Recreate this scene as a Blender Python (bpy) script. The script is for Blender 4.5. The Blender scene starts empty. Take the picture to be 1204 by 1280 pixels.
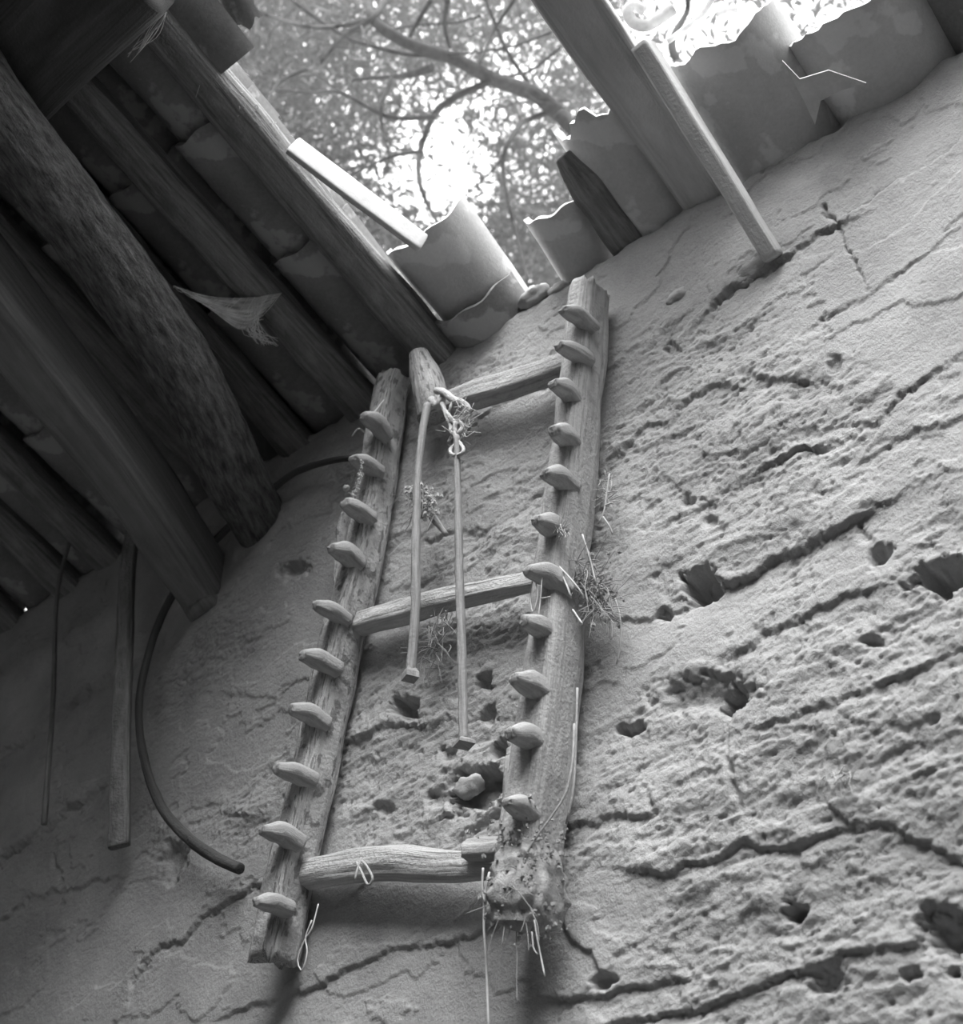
import bpy, math, random
import numpy as np
from mathutils import Vector, Matrix

random.seed(7); RNG = np.random.default_rng(11)
SC = bpy.context.scene
COL = SC.collection

# ------------------------------------------------------------------ camera
F, CX, CY = 1700.0, 602.0, 640.0            # focal length and centre in pixels of the 1204x1280 frame
_u = np.array([-50, -2176, 1700.0]); _u /= np.linalg.norm(_u)
_l = np.array([-2700, 1390, 1700.0]); _l -= _u*(_l@_u); _l /= np.linalg.norm(_l)
_w = np.cross(_l, _u)
M = np.stack([-_l, _w, _u])                 # world <- camera (x right, y down, z forward)
CAMZ = 1.5                                  # eye height
D = 1.8                                     # distance to the earth wall (plane y = D)
EAVE = 2.36                                 # wall top above the eye
TH = math.radians(21)                       # roof pitch
cam = bpy.data.cameras.new('camera'); camo = bpy.data.objects.new('camera', cam); COL.objects.link(camo)
Rm = Matrix(((M[0,0], -M[0,1], -M[0,2]), (M[1,0], -M[1,1], -M[1,2]), (M[2,0], -M[2,1], -M[2,2])))
camo.matrix_world = Matrix.Translation((0, 0, CAMZ)) @ Rm.to_4x4()
cam.sensor_fit = 'VERTICAL'; cam.sensor_height = 36.0; cam.sensor_width = 36.0*1204/1280
cam.lens = 36.0*F/1280; cam.clip_start = 0.02; cam.clip_end = 200
cam.dof.use_dof = True; cam.dof.focus_distance = 2.6; cam.dof.aperture_fstop = 4.2
SC.camera = camo
# ------------------------------------------------------------------ light
wd = bpy.data.worlds.new('overcast_sky'); SC.world = wd; wd.use_nodes = True
bg = wd.node_tree.nodes['Background']; bg.inputs[0].default_value = (1, 1, 1, 1); bg.inputs[1].default_value = 1.25
sun = bpy.data.lights.new('hazy_sun', 'SUN'); sun.energy = 2.6; sun.angle = math.radians(45)
suno = bpy.data.objects.new('hazy_sun', sun); COL.objects.link(suno)
suno.rotation_euler = Vector((-0.38, 0.46, -1.0)).to_track_quat('-Z', 'Y').to_euler()
suno.location = (4, -3, 9)
SC.view_settings.view_transform = 'Standard'; SC.view_settings.look = 'None'
SC.view_settings.exposure = 1.6; SC.view_settings.gamma = 1.0; SC.view_settings.use_curve_mapping = False

# ------------------------------------------------------------------ helpers
def ray(px, py): return M @ np.array([(px-CX)/F, (py-CY)/F, 1.0])
def P(px, py, off=0.0):                     # the point seen at a pixel, `off` metres in front of the wall
    r = ray(px, py); p = r*((D-off)/r[1]); return Vector((p[0], p[1], p[2]+CAMZ))
def Rf(px, py, drop=0.0):                   # the same on the roof plane, lowered by `drop`
    r = ray(px, py); T = math.tan(TH); p = r*((EAVE-drop+D*T)/(r[2]+r[1]*T)); return Vector((p[0], p[1], p[2]+CAMZ))
def Q(px, py, t):
    p = ray(px, py)*t; return Vector((p[0], p[1], p[2]+CAMZ))
def roofpt(x, y, up=0.0):                   # point on the roof plane over (x, y)
    return Vector((x, y, CAMZ+EAVE+(D-y)*math.tan(TH)+up))

_perm = np.random.default_rng(3).permutation(256); _perm = np.concatenate([_perm, _perm, _perm])
_g3 = np.random.default_rng(5).normal(size=(256, 3)); _g3 /= np.linalg.norm(_g3, axis=1)[:, None]
def noise3(x, y, z):
    x, y, z = np.broadcast_arrays(np.asarray(x, float), np.asarray(y, float), np.asarray(z, float))
    xi = np.floor(x).astype(int); yi = np.floor(y).astype(int); zi = np.floor(z).astype(int)
    fx, fy, fz = x-xi, y-yi, z-zi
    s = lambda t: t*t*t*(t*(t*6-15)+10)
    u, v, w = s(fx), s(fy), s(fz); xi &= 255; yi &= 255; zi &= 255
    def g(i, j, k):
        h = _g3[_perm[_perm[_perm[xi+i]+yi+j]+zi+k]]
        return h[..., 0]*(fx-i)+h[..., 1]*(fy-j)+h[..., 2]*(fz-k)
    a = g(0,0,0)*(1-u)+g(1,0,0)*u; b = g(0,1,0)*(1-u)+g(1,1,0)*u
    c = g(0,0,1)*(1-u)+g(1,0,1)*u; d = g(0,1,1)*(1-u)+g(1,1,1)*u
    return ((a*(1-v)+b*v)*(1-w)+(c*(1-v)+d*v)*w)*1.6
_g2 = np.random.default_rng(6).uniform(0, 2*np.pi, 256); _g2 = np.stack([np.cos(_g2), np.sin(_g2)], 1)
def noise2(x, y):
    xi = np.floor(x).astype(int); yi = np.floor(y).astype(int); fx, fy = x-xi, y-yi
    s = lambda t: t*t*t*(t*(t*6-15)+10)
    u, v = s(fx), s(fy); xi &= 255; yi &= 255
    def g(i, j):
        h = _g2[_perm[_perm[xi+i]+yi+j]]; return h[..., 0]*(fx-i)+h[..., 1]*(fy-j)
    return ((g(0,0)*(1-u)+g(1,0)*u)*(1-v)+(g(0,1)*(1-u)+g(1,1)*u)*v)*1.4
def fbm2(x, y, oct=4, gain=0.5):
    r = 0; a = 1
    for i in range(oct):
        r = r+a*noise2(x+17.3*i, y+9.1*i); x = x*2.03; y = y*2.03; a *= gain
    return r

def empty(name, loc=(0, 0, 0)):
    o = bpy.data.objects.new(name, None); COL.objects.link(o); o.location = loc; o.empty_display_size = 0.05
    return o
def put(name, verts, faces, mat, parent=None, uvs=None, smooth=True):
    me = bpy.data.meshes.new(name); me.from_pydata([tuple(v) for v in verts], [], faces); me.update()
    if uvs is not None:
        ul = me.uv_layers.new(name='UVMap')
        idx = np.empty(len(me.loops), dtype=np.int32); me.loops.foreach_get('vertex_index', idx)
        ul.data.foreach_set('uv', np.asarray(uvs, dtype=np.float32)[idx].ravel())
    if smooth: me.polygons.foreach_set('use_smooth', np.ones(len(me.polygons), dtype=bool))
    me.materials.append(mat)
    o = bpy.data.objects.new(name, me); COL.objects.link(o)
    if parent is not None:
        o.parent = parent; bpy.context.view_layer.update
        o.matrix_parent_inverse = Matrix.Translation(-parent_loc(parent))
    return o
def parent_loc(p):
    v = Vector(p.location)
    while p.parent is not None:
        p = p.parent; v = v+Vector(p.location) if False else v
    return v
def tag(o, label, cat, group=None):
    o['label'] = label; o['category'] = cat; o['kind'] = 'thing'
    if group: o['group'] = group
    return o
def struct(o): o['kind'] = 'structure'; return o

def spline(pts, n):
    p = np.array([tuple(q) for q in pts], float)
    if len(p) == 2:
        t = np.linspace(0, 1, n)[:, None]; return p[0]*(1-t)+p[1]*t
    q = np.vstack([2*p[0]-p[1], p, 2*p[-1]-p[-2]])
    seg = np.linalg.norm(np.diff(p, axis=0), axis=1); cum = np.concatenate([[0], np.cumsum(seg)])
    out = []
    for s in np.linspace(0, cum[-1], n):
        i = min(np.searchsorted(cum, s, 'right')-1, len(seg)-1); t = (s-cum[i])/max(seg[i], 1e-9)
        a, b, c, d = q[i], q[i+1], q[i+2], q[i+3]
        out.append(.5*((2*b)+(-a+c)*t+(2*a-5*b+4*c-d)*t*t+(-a+3*b-3*c+d)*t**3))
    return np.array(out)
def lerp_arr(v, n):
    v = np.atleast_1d(np.array(v, float))
    return np.interp(np.linspace(0, 1, n), np.linspace(0, 1, len(v)), v) if len(v) > 1 else np.full(n, v[0])

def sweep(pts, w, h=None, up=(0, 0, 1), nr=24, ns=20, e=2.0, rough=0.06, grain=0.05, lump=0.0, seed=0.0, endjit=0.0, cap=0.75):
    """tapered bar along a path: superellipse section (half sizes w, h; exponent e), grooved along the grain"""
    c = spline(pts, nr); W = lerp_arr(w, nr); H = lerp_arr(w if h is None else h, nr)
    tan = np.gradient(c, axis=0); tan /= np.linalg.norm(tan, axis=1)[:, None]
    upv = np.array(up, float)
    side = np.cross(np.broadcast_to(upv, tan.shape), tan); side /= np.linalg.norm(side, axis=1)[:, None]
    nor = np.cross(tan, side)
    s = np.concatenate([[0], np.cumsum(np.linalg.norm(np.diff(c, axis=0), axis=1))])
    a = np.linspace(0, 2*np.pi, ns, endpoint=False)+np.pi/ns
    ca, sa = np.cos(a), np.sin(a)
    X = np.sign(ca)*np.abs(ca)**(2/e); Y = np.sign(sa)*np.abs(sa)**(2/e)
    sx = X[None]*W[:, None]; sy = Y[None]*H[:, None]
    r0 = float(np.mean(W))
    k = 1.0/max(r0, 1e-4)
    L = s[:, None]*np.ones_like(sx)
    n1 = noise3(sx*k*2.2+seed, sy*k*2.2, L*k*0.18+seed*1.7)
    n2 = noise3(sx*k*0.7+seed+40, sy*k*0.7, L*k*0.35)
    n3 = noise3(sx*k*4+seed+9, sy*k*4, L*k*2.0)
    f = 1+grain*n1+rough*n2+lump*n3
    V = c[:, None]+side[:, None]*(sx*f)[..., None]+nor[:, None]*(sy*f)[..., None]
    if endjit:
        j = noise3(sx[0]*k*2.5+seed, sy[0]*k*2.5, 3.3)
        V[-1] += tan[-1]*(endjit*j)[:, None]; V[0] -= tan[0]*(endjit*noise3(sx[0]*k*2.5, sy[0]*k*2.5+seed, 7.7))[:, None]
    verts = V.reshape(-1, 3).tolist(); faces = []
    per = 2*(np.mean(W)+np.mean(H))*0.9
    uv = np.stack([np.broadcast_to(np.arange(ns)/ns*per*2, (nr, ns)), L], -1).reshape(-1, 2).tolist()
    for i in range(nr-1):
        for j in range(ns):
            jj = (j+1) % ns
            faces.append((i*ns+j, i*ns+jj, (i+1)*ns+jj, (i+1)*ns+j))
    for end, base, sg in ((0, 0, -1), (1, (nr-1)*ns, 1)):
        ring = V[0 if end == 0 else -1]; cen = ring.mean(0); t = tan[0 if end == 0 else -1]
        b = len(verts)
        inner = cen+(ring-cen)*cap+t*sg*(1-cap)*r0*0.35
        verts += inner.tolist(); uv += [(q[0]*5, q[1]*5) for q in (inner-cen)[:, :2].tolist()]
        verts.append((cen+t*sg*(1-cap)*r0*0.45).tolist()); uv.append((0, 0)); ci = len(verts)-1
        for j in range(ns):
            jj = (j+1) % ns
            if sg < 0:
                faces.append((base+jj, base+j, b+j, b+jj)); faces.append((b+jj, b+j, ci))
            else:
                faces.append((base+j, base+jj, b+jj, b+j)); faces.append((b+j, b+jj, ci))
    return verts, faces, uv
def bar(name, mat, pts, w, h=None, parent=None, **k):
    v, f, uv = sweep(pts, w, h, **k); return put(name, v, f, mat, parent, uv)
class Strands:                              # thin threads, roots and straws gathered into one mesh
    def __init__(s): s.v = []; s.f = []; s.uv = []
    def add(s, pts, r, n=None, ns=5, r1=None):
        p = spline(pts, n or max(4, 3*len(pts))); b = len(s.v); m = len(p)
        t = np.gradient(p, axis=0); t /= np.linalg.norm(t, axis=1)[:, None]+1e-12
        a = np.cross(t, np.array([0.31, 0.77, 0.55])); a /= np.linalg.norm(a, axis=1)[:, None]+1e-9; c = np.cross(t, a)
        rr = np.linspace(r, r if r1 is None else r1, m)
        for i in range(m):
            for j in range(ns):
                q = 2*math.pi*j/ns; s.v.append((p[i]+(a[i]*math.cos(q)+c[i]*math.sin(q))*rr[i]).tolist()); s.uv.append((j*0.01, i*0.02))
        for i in range(m-1):
            for j in range(ns):
                jj = (j+1) % ns; s.f.append((b+i*ns+j, b+i*ns+jj, b+(i+1)*ns+jj, b+(i+1)*ns+j))
        s.f.append(tuple(b+j for j in range(ns))[::-1]); s.f.append(tuple(b+(m-1)*ns+j for j in range(ns)))
        return s
    def build(s, name, mat, parent=None): return put(name, s.v, s.f, mat, parent, s.uv)
def lump(name, mat, c, r, parent=None, seed=0.0, amp=0.25, n=14, freq=1.5):
    """an uneven rounded lump, half sizes r"""
    v = []; f = []
    for i in range(n+1):
        th = math.pi*i/n
        for j in range(2*n):
            ph = math.pi*j/n; v.append((math.sin(th)*math.cos(ph), math.sin(th)*math.sin(ph), math.cos(th)))
    v = np.array(v); k = 1+amp*noise3(v[:, 0]*freq+seed, v[:, 1]*freq+seed*2, v[:, 2]*freq)+amp*.5*noise3(v[:, 0]*freq*2.7+seed, v[:, 1]*freq*2.7, v[:, 2]*freq*2.7+seed)
    vv = v*k[:, None]*np.array(r)+np.array(tuple(c))
    for i in range(n):
        for j in range(2*n):
            jj = (j+1) % (2*n); f.append((i*2*n+j, (i+1)*2*n+j, (i+1)*2*n+jj, i*2*n+jj))
    return put(name, vv.tolist(), f, mat, parent, (v[:, :2]*r[0]).tolist())

# ------------------------------------------------------------------ materials (grey: the photograph is black and white)
def g(v): return (v, v, v, 1)
def mat_wood(name, lo, hi, blotch=0.0, around=70, along=5, bump=0.5, rough=0.85, lichen=0.0, speck=0.0):
    m = bpy.data.materials.new(name); m.use_nodes = True; nt = m.node_tree; N = nt.nodes; Lk = nt.links
    b = N['Principled BSDF']; b.inputs['Roughness'].default_value = rough; b.inputs['Specular IOR Level'].default_value = 0.2
    uv = N.new('ShaderNodeUVMap'); mp = N.new('ShaderNodeMapping'); mp.inputs['Scale'].default_value = (around, along, 1)
    Lk.new(uv.outputs[0], mp.inputs[0])
    n1 = N.new('ShaderNodeTexNoise'); n1.inputs['Scale'].default_value = 1; n1.inputs['Detail'].default_value = 6; n1.inputs['Roughness'].default_value = 0.65
    Lk.new(mp.outputs[0], n1.inputs['Vector'])
    r = N.new('ShaderNodeValToRGB'); r.color_ramp.elements[0].position = 0.32; r.color_ramp.elements[0].color = g(lo)
    r.color_ramp.elements[1].position = 0.68; r.color_ramp.elements[1].color = g(hi); Lk.new(n1.outputs[0], r.inputs[0])
    col = r.outputs[0]
    tc = N.new('ShaderNodeTexCoord')
    def mixin(col, scale, p0, p1, val, fac):
        n = N.new('ShaderNodeTexNoise'); n.inputs['Scale'].default_value = scale; n.inputs['Detail'].default_value = 5
        mq = N.new('ShaderNodeMapping'); mq.inputs['Scale'].default_value = (1.3, .32, 1); Lk.new(uv.outputs[0], mq.inputs[0])
        Lk.new(mq.outputs[0], n.inputs['Vector'])
        rr = N.new('ShaderNodeMapRange'); rr.inputs[1].default_value = p0; rr.inputs[2].default_value = p1; rr.inputs[4].default_value = fac
        Lk.new(n.outputs[0], rr.inputs[0])
        mx = N.new('ShaderNodeMix'); mx.data_type = 'RGBA'; mx.inputs[7].default_value = g(val)
        Lk.new(rr.outputs[0], mx.inputs[0]); Lk.new(col, mx.inputs[6]); return mx.outputs[2]
    if blotch: col = mixin(col, 9, 0.45, 0.7, lo*0.6, blotch)
    if lichen: col = mixin(col, 55, 0.5, 0.62, min(hi*1.35, .8), lichen)
    if speck: col = mixin(col, 85, 0.54, 0.6, lo*0.35, speck)
    Lk.new(col, b.inputs['Base Color'])
    bp = N.new('ShaderNodeBump'); bp.inputs['Strength'].default_value = bump; bp.inputs['Distance'].default_value = 0.011
    n3 = N.new('ShaderNodeTexNoise'); n3.inputs['Scale'].default_value = 140; n3.inputs['Detail'].default_value = 4
    Lk.new(tc.outputs['Object'], n3.inputs['Vector'])
    ad = N.new('ShaderNodeMath'); ad.operation = 'MULTIPLY_ADD'; ad.inputs[1].default_value = 0.45
    Lk.new(n3.outputs[0], ad.inputs[0]); Lk.new(n1.outputs[0], ad.inputs[2])
    Lk.new(ad.outputs[0], bp.inputs['Height']); Lk.new(bp.outputs[0], b.inputs['Normal'])
    return m
def mat_earth(name, lo, hi, scale=6, fine=170, bump=0.4, light=0.0):
    m = bpy.data.materials.new(name); m.use_nodes = True; nt = m.node_tree; N = nt.nodes; Lk = nt.links
    b = N['Principled BSDF']; b.inputs['Roughness'].default_value = 0.95; b.inputs['Specular IOR Level'].default_value = 0.1
    tc = N.new('ShaderNodeTexCoord')
    n1 = N.new('ShaderNodeTexNoise'); n1.inputs['Scale'].default_value = scale; n1.inputs['Detail'].default_value = 8; n1.inputs['Roughness'].default_value = 0.6
    n2 = N.new('ShaderNodeTexNoise'); n2.inputs['Scale'].default_value = fine; n2.inputs['Detail'].default_value = 5; n2.inputs['Roughness'].default_value = 0.7
    Lk.new(tc.outputs['Object'], n1.inputs[0]); Lk.new(tc.outputs['Object'], n2.inputs[0])
    ad = N.new('ShaderNodeMath'); ad.operation = 'MULTIPLY_ADD'; ad.inputs[1].default_value = 0.5
    Lk.new(n2.outputs[0], ad.inputs[0]); Lk.new(n1.outputs[0], ad.inputs[2])
    r = N.new('ShaderNodeValToRGB'); r.color_ramp.elements[0].position = 0.5; r.color_ramp.elements[0].color = g(lo)
    r.color_ramp.elements[1].position = 1.0; r.color_ramp.elements[1].color = g(hi); Lk.new(ad.outputs[0], r.inputs[0])
    col = r.outputs[0]
    if light:                                # patches of lime mortar
        n = N.new('ShaderNodeTexNoise'); n.inputs['Scale'].default_value = 11; n.inputs['Detail'].default_value = 7; Lk.new(tc.outputs['Object'], n.inputs[0])
        rr = N.new('ShaderNodeMapRange'); rr.inputs[1].default_value = 0.56; rr.inputs[2].default_value = 0.6; rr.inputs[4].default_value = light; Lk.new(n.outputs[0], rr.inputs[0])
        mx = N.new('ShaderNodeMix'); mx.data_type = 'RGBA'; mx.inputs[7].default_value = g(hi*1.5); Lk.new(rr.outputs[0], mx.inputs[0]); Lk.new(col, mx.inputs[6]); col = mx.outputs[2]
    Lk.new(col, b.inputs['Base Color'])
    bp = N.new('ShaderNodeBump'); bp.inputs['Strength'].default_value = bump; bp.inputs['Distance'].default_value = 0.004
    n4 = N.new('ShaderNodeTexNoise'); n4.inputs['Scale'].default_value = fine*.28; n4.inputs['Detail'].default_value = 6; n4.inputs['Roughness'].default_value = .75
    Lk.new(tc.outputs['Object'], n4.inputs[0]); ab = N.new('ShaderNodeMath'); ab.operation = 'MULTIPLY_ADD'; ab.inputs[1].default_value = 1.6
    Lk.new(n4.outputs[0], ab.inputs[0]); Lk.new(n2.outputs[0], ab.inputs[2]); Lk.new(ab.outputs[0], bp.inputs['Height']); Lk.new(bp.outputs[0], b.inputs['Normal'])
    return m
def mat_plain(name, v, rough=0.8, trans=0.0):
    m = bpy.data.materials.new(name); m.use_nodes = True; nt = m.node_tree; N = nt.nodes; Lk = nt.links
    b = N['Principled BSDF']; b.inputs['Roughness'].default_value = rough; b.inputs['Specular IOR Level'].default_value = 0.15
    tc = N.new('ShaderNodeTexCoord'); n = N.new('ShaderNodeTexNoise'); n.inputs['Scale'].default_value = 30; n.inputs['Detail'].default_value = 4; Lk.new(tc.outputs['Object'], n.inputs[0])
    r = N.new('ShaderNodeValToRGB'); r.color_ramp.elements[0].position = .3; r.color_ramp.elements[1].position = .7
    r.color_ramp.elements[0].color = g(v*0.7); r.color_ramp.elements[1].color = g(min(1, v*1.25)); Lk.new(n.outputs[0], r.inputs[0]); Lk.new(r.outputs[0], b.inputs['Base Color'])
    if trans:
        t = N.new('ShaderNodeBsdfTranslucent'); Lk.new(r.outputs[0], t.inputs[0]); mx = N.new('ShaderNodeMixShader'); mx.inputs[0].default_value = trans
        Lk.new(b.outputs[0], mx.inputs[1]); Lk.new(t.outputs[0], mx.inputs[2]); Lk.new(mx.outputs[0], N['Material Output'].inputs[0])
    return m
def mat_web(name, v, p0, p1, scale):
    m = mat_plain(name, v, 0.9, 0.4); nt = m.node_tree; N = nt.nodes; Lk = nt.links
    src = N['Material Output'].inputs[0].links[0].from_socket
    uv = N.new('ShaderNodeUVMap'); mp = N.new('ShaderNodeMapping'); mp.inputs['Scale'].default_value = scale; Lk.new(uv.outputs[0], mp.inputs[0])
    n = N.new('ShaderNodeTexNoise'); n.inputs['Scale'].default_value = 1; n.inputs['Detail'].default_value = 6; Lk.new(mp.outputs[0], n.inputs[0])
    rr = N.new('ShaderNodeMapRange'); rr.inputs[1].default_value = p0; rr.inputs[2].default_value = p1; Lk.new(n.outputs[0], rr.inputs[0])
    tr = N.new('ShaderNodeBsdfTransparent'); mx = N.new('ShaderNodeMixShader'); Lk.new(rr.outputs[0], mx.inputs[0]); Lk.new(tr.outputs[0], mx.inputs[1]); Lk.new(src, mx.inputs[2])
    Lk.new(mx.outputs[0], N['Material Output'].inputs[0]); return m
M_WALL = mat_earth('earth_wall', 0.29, 0.48, 5, 210, 0.65)
M_FLOOR = mat_earth('dirt_floor', 0.22, 0.32, 4, 60)
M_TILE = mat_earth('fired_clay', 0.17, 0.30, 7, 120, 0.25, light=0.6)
M_TILE_LIT = mat_earth('fired_clay_lit', 0.42, 0.60, 7, 120, 0.25, light=0.3)  # same clay with bounced light put into a paler colour, for tiles by the hole
M_LIME_SUNLIT = mat_earth('lime_and_sunlit_slat', 0.42, 0.56, 20, 120, 0.2)  # lime of the mortar flake; on the slat the paleness is painted sunlight
M_STONE = mat_earth('rubble_stone', 0.30, 0.44, 14, 160, 0.5)
M_RAIL = mat_wood('weathered_rail_wood', 0.26, 0.46, 0.35, 80, 4, 0.6, lichen=0.45, speck=0.7)
M_RAIL2 = mat_wood('weathered_grey_wood', 0.28, 0.46, 0.3, 90, 3.5, 0.6, lichen=0.1, speck=0.25)
M_PEG = mat_wood('peg_wood', 0.24, 0.42, 0.4, 60, 8, 0.5, lichen=0.1)
M_RUNG = mat_wood('rung_wood', 0.30, 0.54, 0.3, 90, 4, 0.7, lichen=0.15)
M_LOG = mat_wood('bark_log', 0.06, 0.24, 0.4, 60, 14, 1.4, lichen=0.3, speck=.3)
M_BEAM = mat_wood('old_beam_wood', 0.14, 0.27, 0.45, 45, 2.5, 0.4, lichen=0.1)
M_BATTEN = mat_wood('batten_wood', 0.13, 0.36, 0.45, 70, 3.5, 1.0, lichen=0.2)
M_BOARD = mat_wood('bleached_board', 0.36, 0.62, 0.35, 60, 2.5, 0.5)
M_DARK = mat_wood('dark_beam_wood', 0.05, 0.12, 0.4, 60, 3, 0.5)  # near-black wood of the purlins and the hoop
M_ROD = mat_wood('grey_rod', 0.17, 0.33, 0.3, 160, 12, 0.4)
M_ROPE = mat_wood('frayed_rope', 0.34, 0.58, 0.2, 300, 60, 0.6)
M_STRAW = mat_plain('dry_straw', 0.46)
M_ROOT = mat_plain('dry_roots', 0.30)
M_DEBRIS = mat_earth('crumbled_mud', 0.24, 0.46, 40, 220, 0.9)
M_BRANCH = mat_plain('tree_bark', 0.05)
M_LEAF = mat_plain('leaf', 0.14, 0.7, 0.45)
M_WEB = mat_web('dusty_cobweb', 0.9, 0.12, 0.6, (14, 60, 1))

# ------------------------------------------------------------------ the earth wall: a relief with the cracks, ledges and holes of the old render
xs = np.concatenate([np.arange(-4.6, -3.5, .06), np.arange(-3.5, -0.03, .0033), np.arange(0.0, 3.2, .08)])
zs = np.concatenate([np.arange(-1.5, 0.42, .08), np.arange(0.45, EAVE-.005, .0033)])
nb = 14                                        # rows that turn over the crest of the wall
X2, Z2 = np.meshgrid(xs, zs)
def project(X, Y, Z):
    c = np.tensordot(M.T, np.stack([X, Y, Z]), 1); c2 = np.where(c[2] > .2, c[2], .2); return CX+F*c[0]/c2, CY+F*c[1]/c2
PX, PY = project(X2, np.full_like(X2, D), Z2)
wx = PX+6*noise2(X2*14, Z2*14)+3.5*noise2(X2*45, Z2*45)+2.2*noise2(X2*95, Z2*95)+1.4*noise2(X2*190, Z2*190)
wy = PY+6*noise2(X2*14+50, Z2*14)+3.5*noise2(X2*45+50, Z2*45)+2.2*noise2(X2*95+31, Z2*95)+1.4*noise2(X2*190+11, Z2*190)
def ss(a, b, x): t = np.clip((x-a)/(b-a), 0, 1); return t*t*(3-2*t)
# how rough the surface is: smooth render high up and at the foot, crumbled courses in the middle and at the right
blob = fbm2(X2*1.7+3, Z2*2.6+8, 4)
roughm = ss(-0.25, 0.45, blob+0.55*ss(420, 620, PY)*ss(720, 860, PX)+0.35*ss(840, 900, PY)*ss(400, 470, PX)*ss(740, 690, PX)-0.6*ss(330, 150, PX)-0.8*ss(1060, 1130, PY)*ss(740, 640, PX)-.45*ss(480, 380, PY))
disp = 0.014*fbm2(X2*1.3, Z2*1.6, 3)
# courses of earth lumps, bulging, long along the wall
qx = X2+.02*noise2(X2*11, Z2*11); qz = Z2+.014*noise2(X2*9+7, Z2*13)
disp += roughm*0.007*fbm2(qx*5+1, qz*10+4, 3)
cell = fbm2(qx*9+9, qz*17+2, 3, .5); disp += roughm*0.0022*(np.abs(cell)*2-.5)
disp += (0.25+0.75*roughm)*0.0019*fbm2(qx*30, qz*52, 4, .75)
disp += (0.4+0.6*roughm)*0.0013*fbm2(X2*130, Z2*190, 2, .8)
# flaked skin of render: raised sheets with a broken edge
sk = fbm2(X2*3.3+20, Z2*5.5+14, 6, .55)
sheet = ss(-.02, .012, sk-0.1-0.2*roughm); disp += 0.003*sheet
chips = ss(.38, .46, fbm2(qx*17+3, qz*32+7, 4))*roughm; disp -= 0.0028*chips
pits = ss(.52, .62, fbm2(qx*60+3, qz*85+7, 2)); disp -= 0.0035*pits*(0.25+.75*roughm)
def near(pts, pad):
    p = np.array(pts, float)
    return (wx > p[:, 0].min()-pad) & (wx < p[:, 0].max()+pad) & (wy > p[:, 1].min()-pad) & (wy < p[:, 1].max()+pad) & (X2 < 0)
def crack(pts, w=3.0, depth=0.018, step=0.0, reach=25.0):
    """a joint or ledge along a line: a groove, and below it a recess `step` deep that fades out"""
    m = near(pts, reach*3+20)
    x, y = wx[m], wy[m]; best = np.full(x.shape, 1e9); below = np.zeros(x.shape)
    for (x0, y0), (x1, y1) in zip(pts[:-1], pts[1:]):
        dx, dy = x1-x0, y1-y0; t = np.clip(((x-x0)*dx+(y-y0)*dy)/(dx*dx+dy*dy), 0, 1)
        ex, ey = x-(x0+t*dx), y-(y0+t*dy); d = np.hypot(ex, ey); k = d < best
        sg = np.sign(dx*(y-y0)-dy*(x-x0)) if dx >= 0 else -np.sign(dx*(y-y0)-dy*(x-x0))
        best = np.where(k, d, best); below = np.where(k, sg, below)
    w = w*.8*(.4+.6*ss(-.5, .6, noise2(x*.05, y*.05))); q = -depth*(.15+.5*ss(-.5, .5, noise2(x*.018+5, y*.018)))*np.exp(-(best/w)**2)
    if step:
        step = step*.55; q -= step*np.where(below > 0, ss(0, 3, best)*np.exp(-best/reach), 0)
        q += .35*step*np.where(below <= 0, np.exp(-best/(reach*.6)), 0)
    disp[m] += q
def hole(x, y, rx, ry, depth=0.07, rot=0.0, soft=0.3):
    m = near([(x, y)], max(rx, ry)*2.2); c, s = math.cos(rot), math.sin(rot)
    ex, ey = wx[m]-x, wy[m]-y; a = (ex*c+ey*s)/rx; b = (-ex*s+ey*c)/ry
    disp[m] -= depth*(.85 if max(rx, ry) > 12 else .55)*ss(1.15+soft, .9-soft, np.hypot(a, b)*(1+.35*noise2(wx[m]*.055+x, wy[m]*.055)+.2*noise2(wx[m]*.16+x, wy[m]*.16)))
C = crack
C([(890,388),(921,360),(956,342),(987,322),(1021,298),(1050,285)], 4, .03, .012)
C([(1036,262),(1056,300),(1071,335),(1093,374)], 3.5, .022)
C([(1025,404),(1060,385),(1093,373),(1125,346),(1150,330)], 3, .014, .006)
C([(1027,412),(1028,446)], 2.5, .012)
C([(771,562),(805,531),(832,523),(867,493),(894,481),(925,481),(940,466),(971,473),(1002,477)], 3.5, .012, .012)
C([(1060,531),(1095,523),(1118,500),(1156,473),(1204,446)], 3.5, .016, .01)
C([(948,585),(994,562),(1029,558),(1060,547)], 4, .026, .012, 14)
C([(836,600),(863,620),(880,625)], 3, .012, .005)
C([(894,728),(933,716),(963,693),(1006,681),(1040,666),(1067,651)], 4, .012, .022, 40)
C([(1067,651),(1079,666),(1091,685)], 4, .02)
C([(812,1090),(837,1094),(858,1075),(896,1073),(926,1048),(959,1061),(993,1054),(1031,1042)], 4, .012, .018, 30)
C([(1052,1014),(1073,1035),(1103,1031),(1124,1040),(1149,1052),(1200,1078)], 4, .014, .014, 26)
C([(913,900),(909,942),(930,1010)], 6, .014)
C([(740,1288),(791,1272),(845,1263),(909,1242),(959,1225),(1002,1208),(1052,1196),(1099,1185),(1149,1181),(1210,1160)], 4, .016, .016, 26)
C([(716,1030),(740,1027),(765,1018),(800,1015)], 3, .006, .012, 24)
C([(745,1040),(742,1060)], 5, .02)
C([(807,913),(803,955)], 4, .01); C([(808,985),(812,1002)], 5, .014)
C([(690,1250),(740,1244),(786,1231),(840,1220)], 3, .005, .012, 22)
C([(690,1140),(711,1174),(736,1190),(745,1210)], 4, .008, .012, 20)
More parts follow.
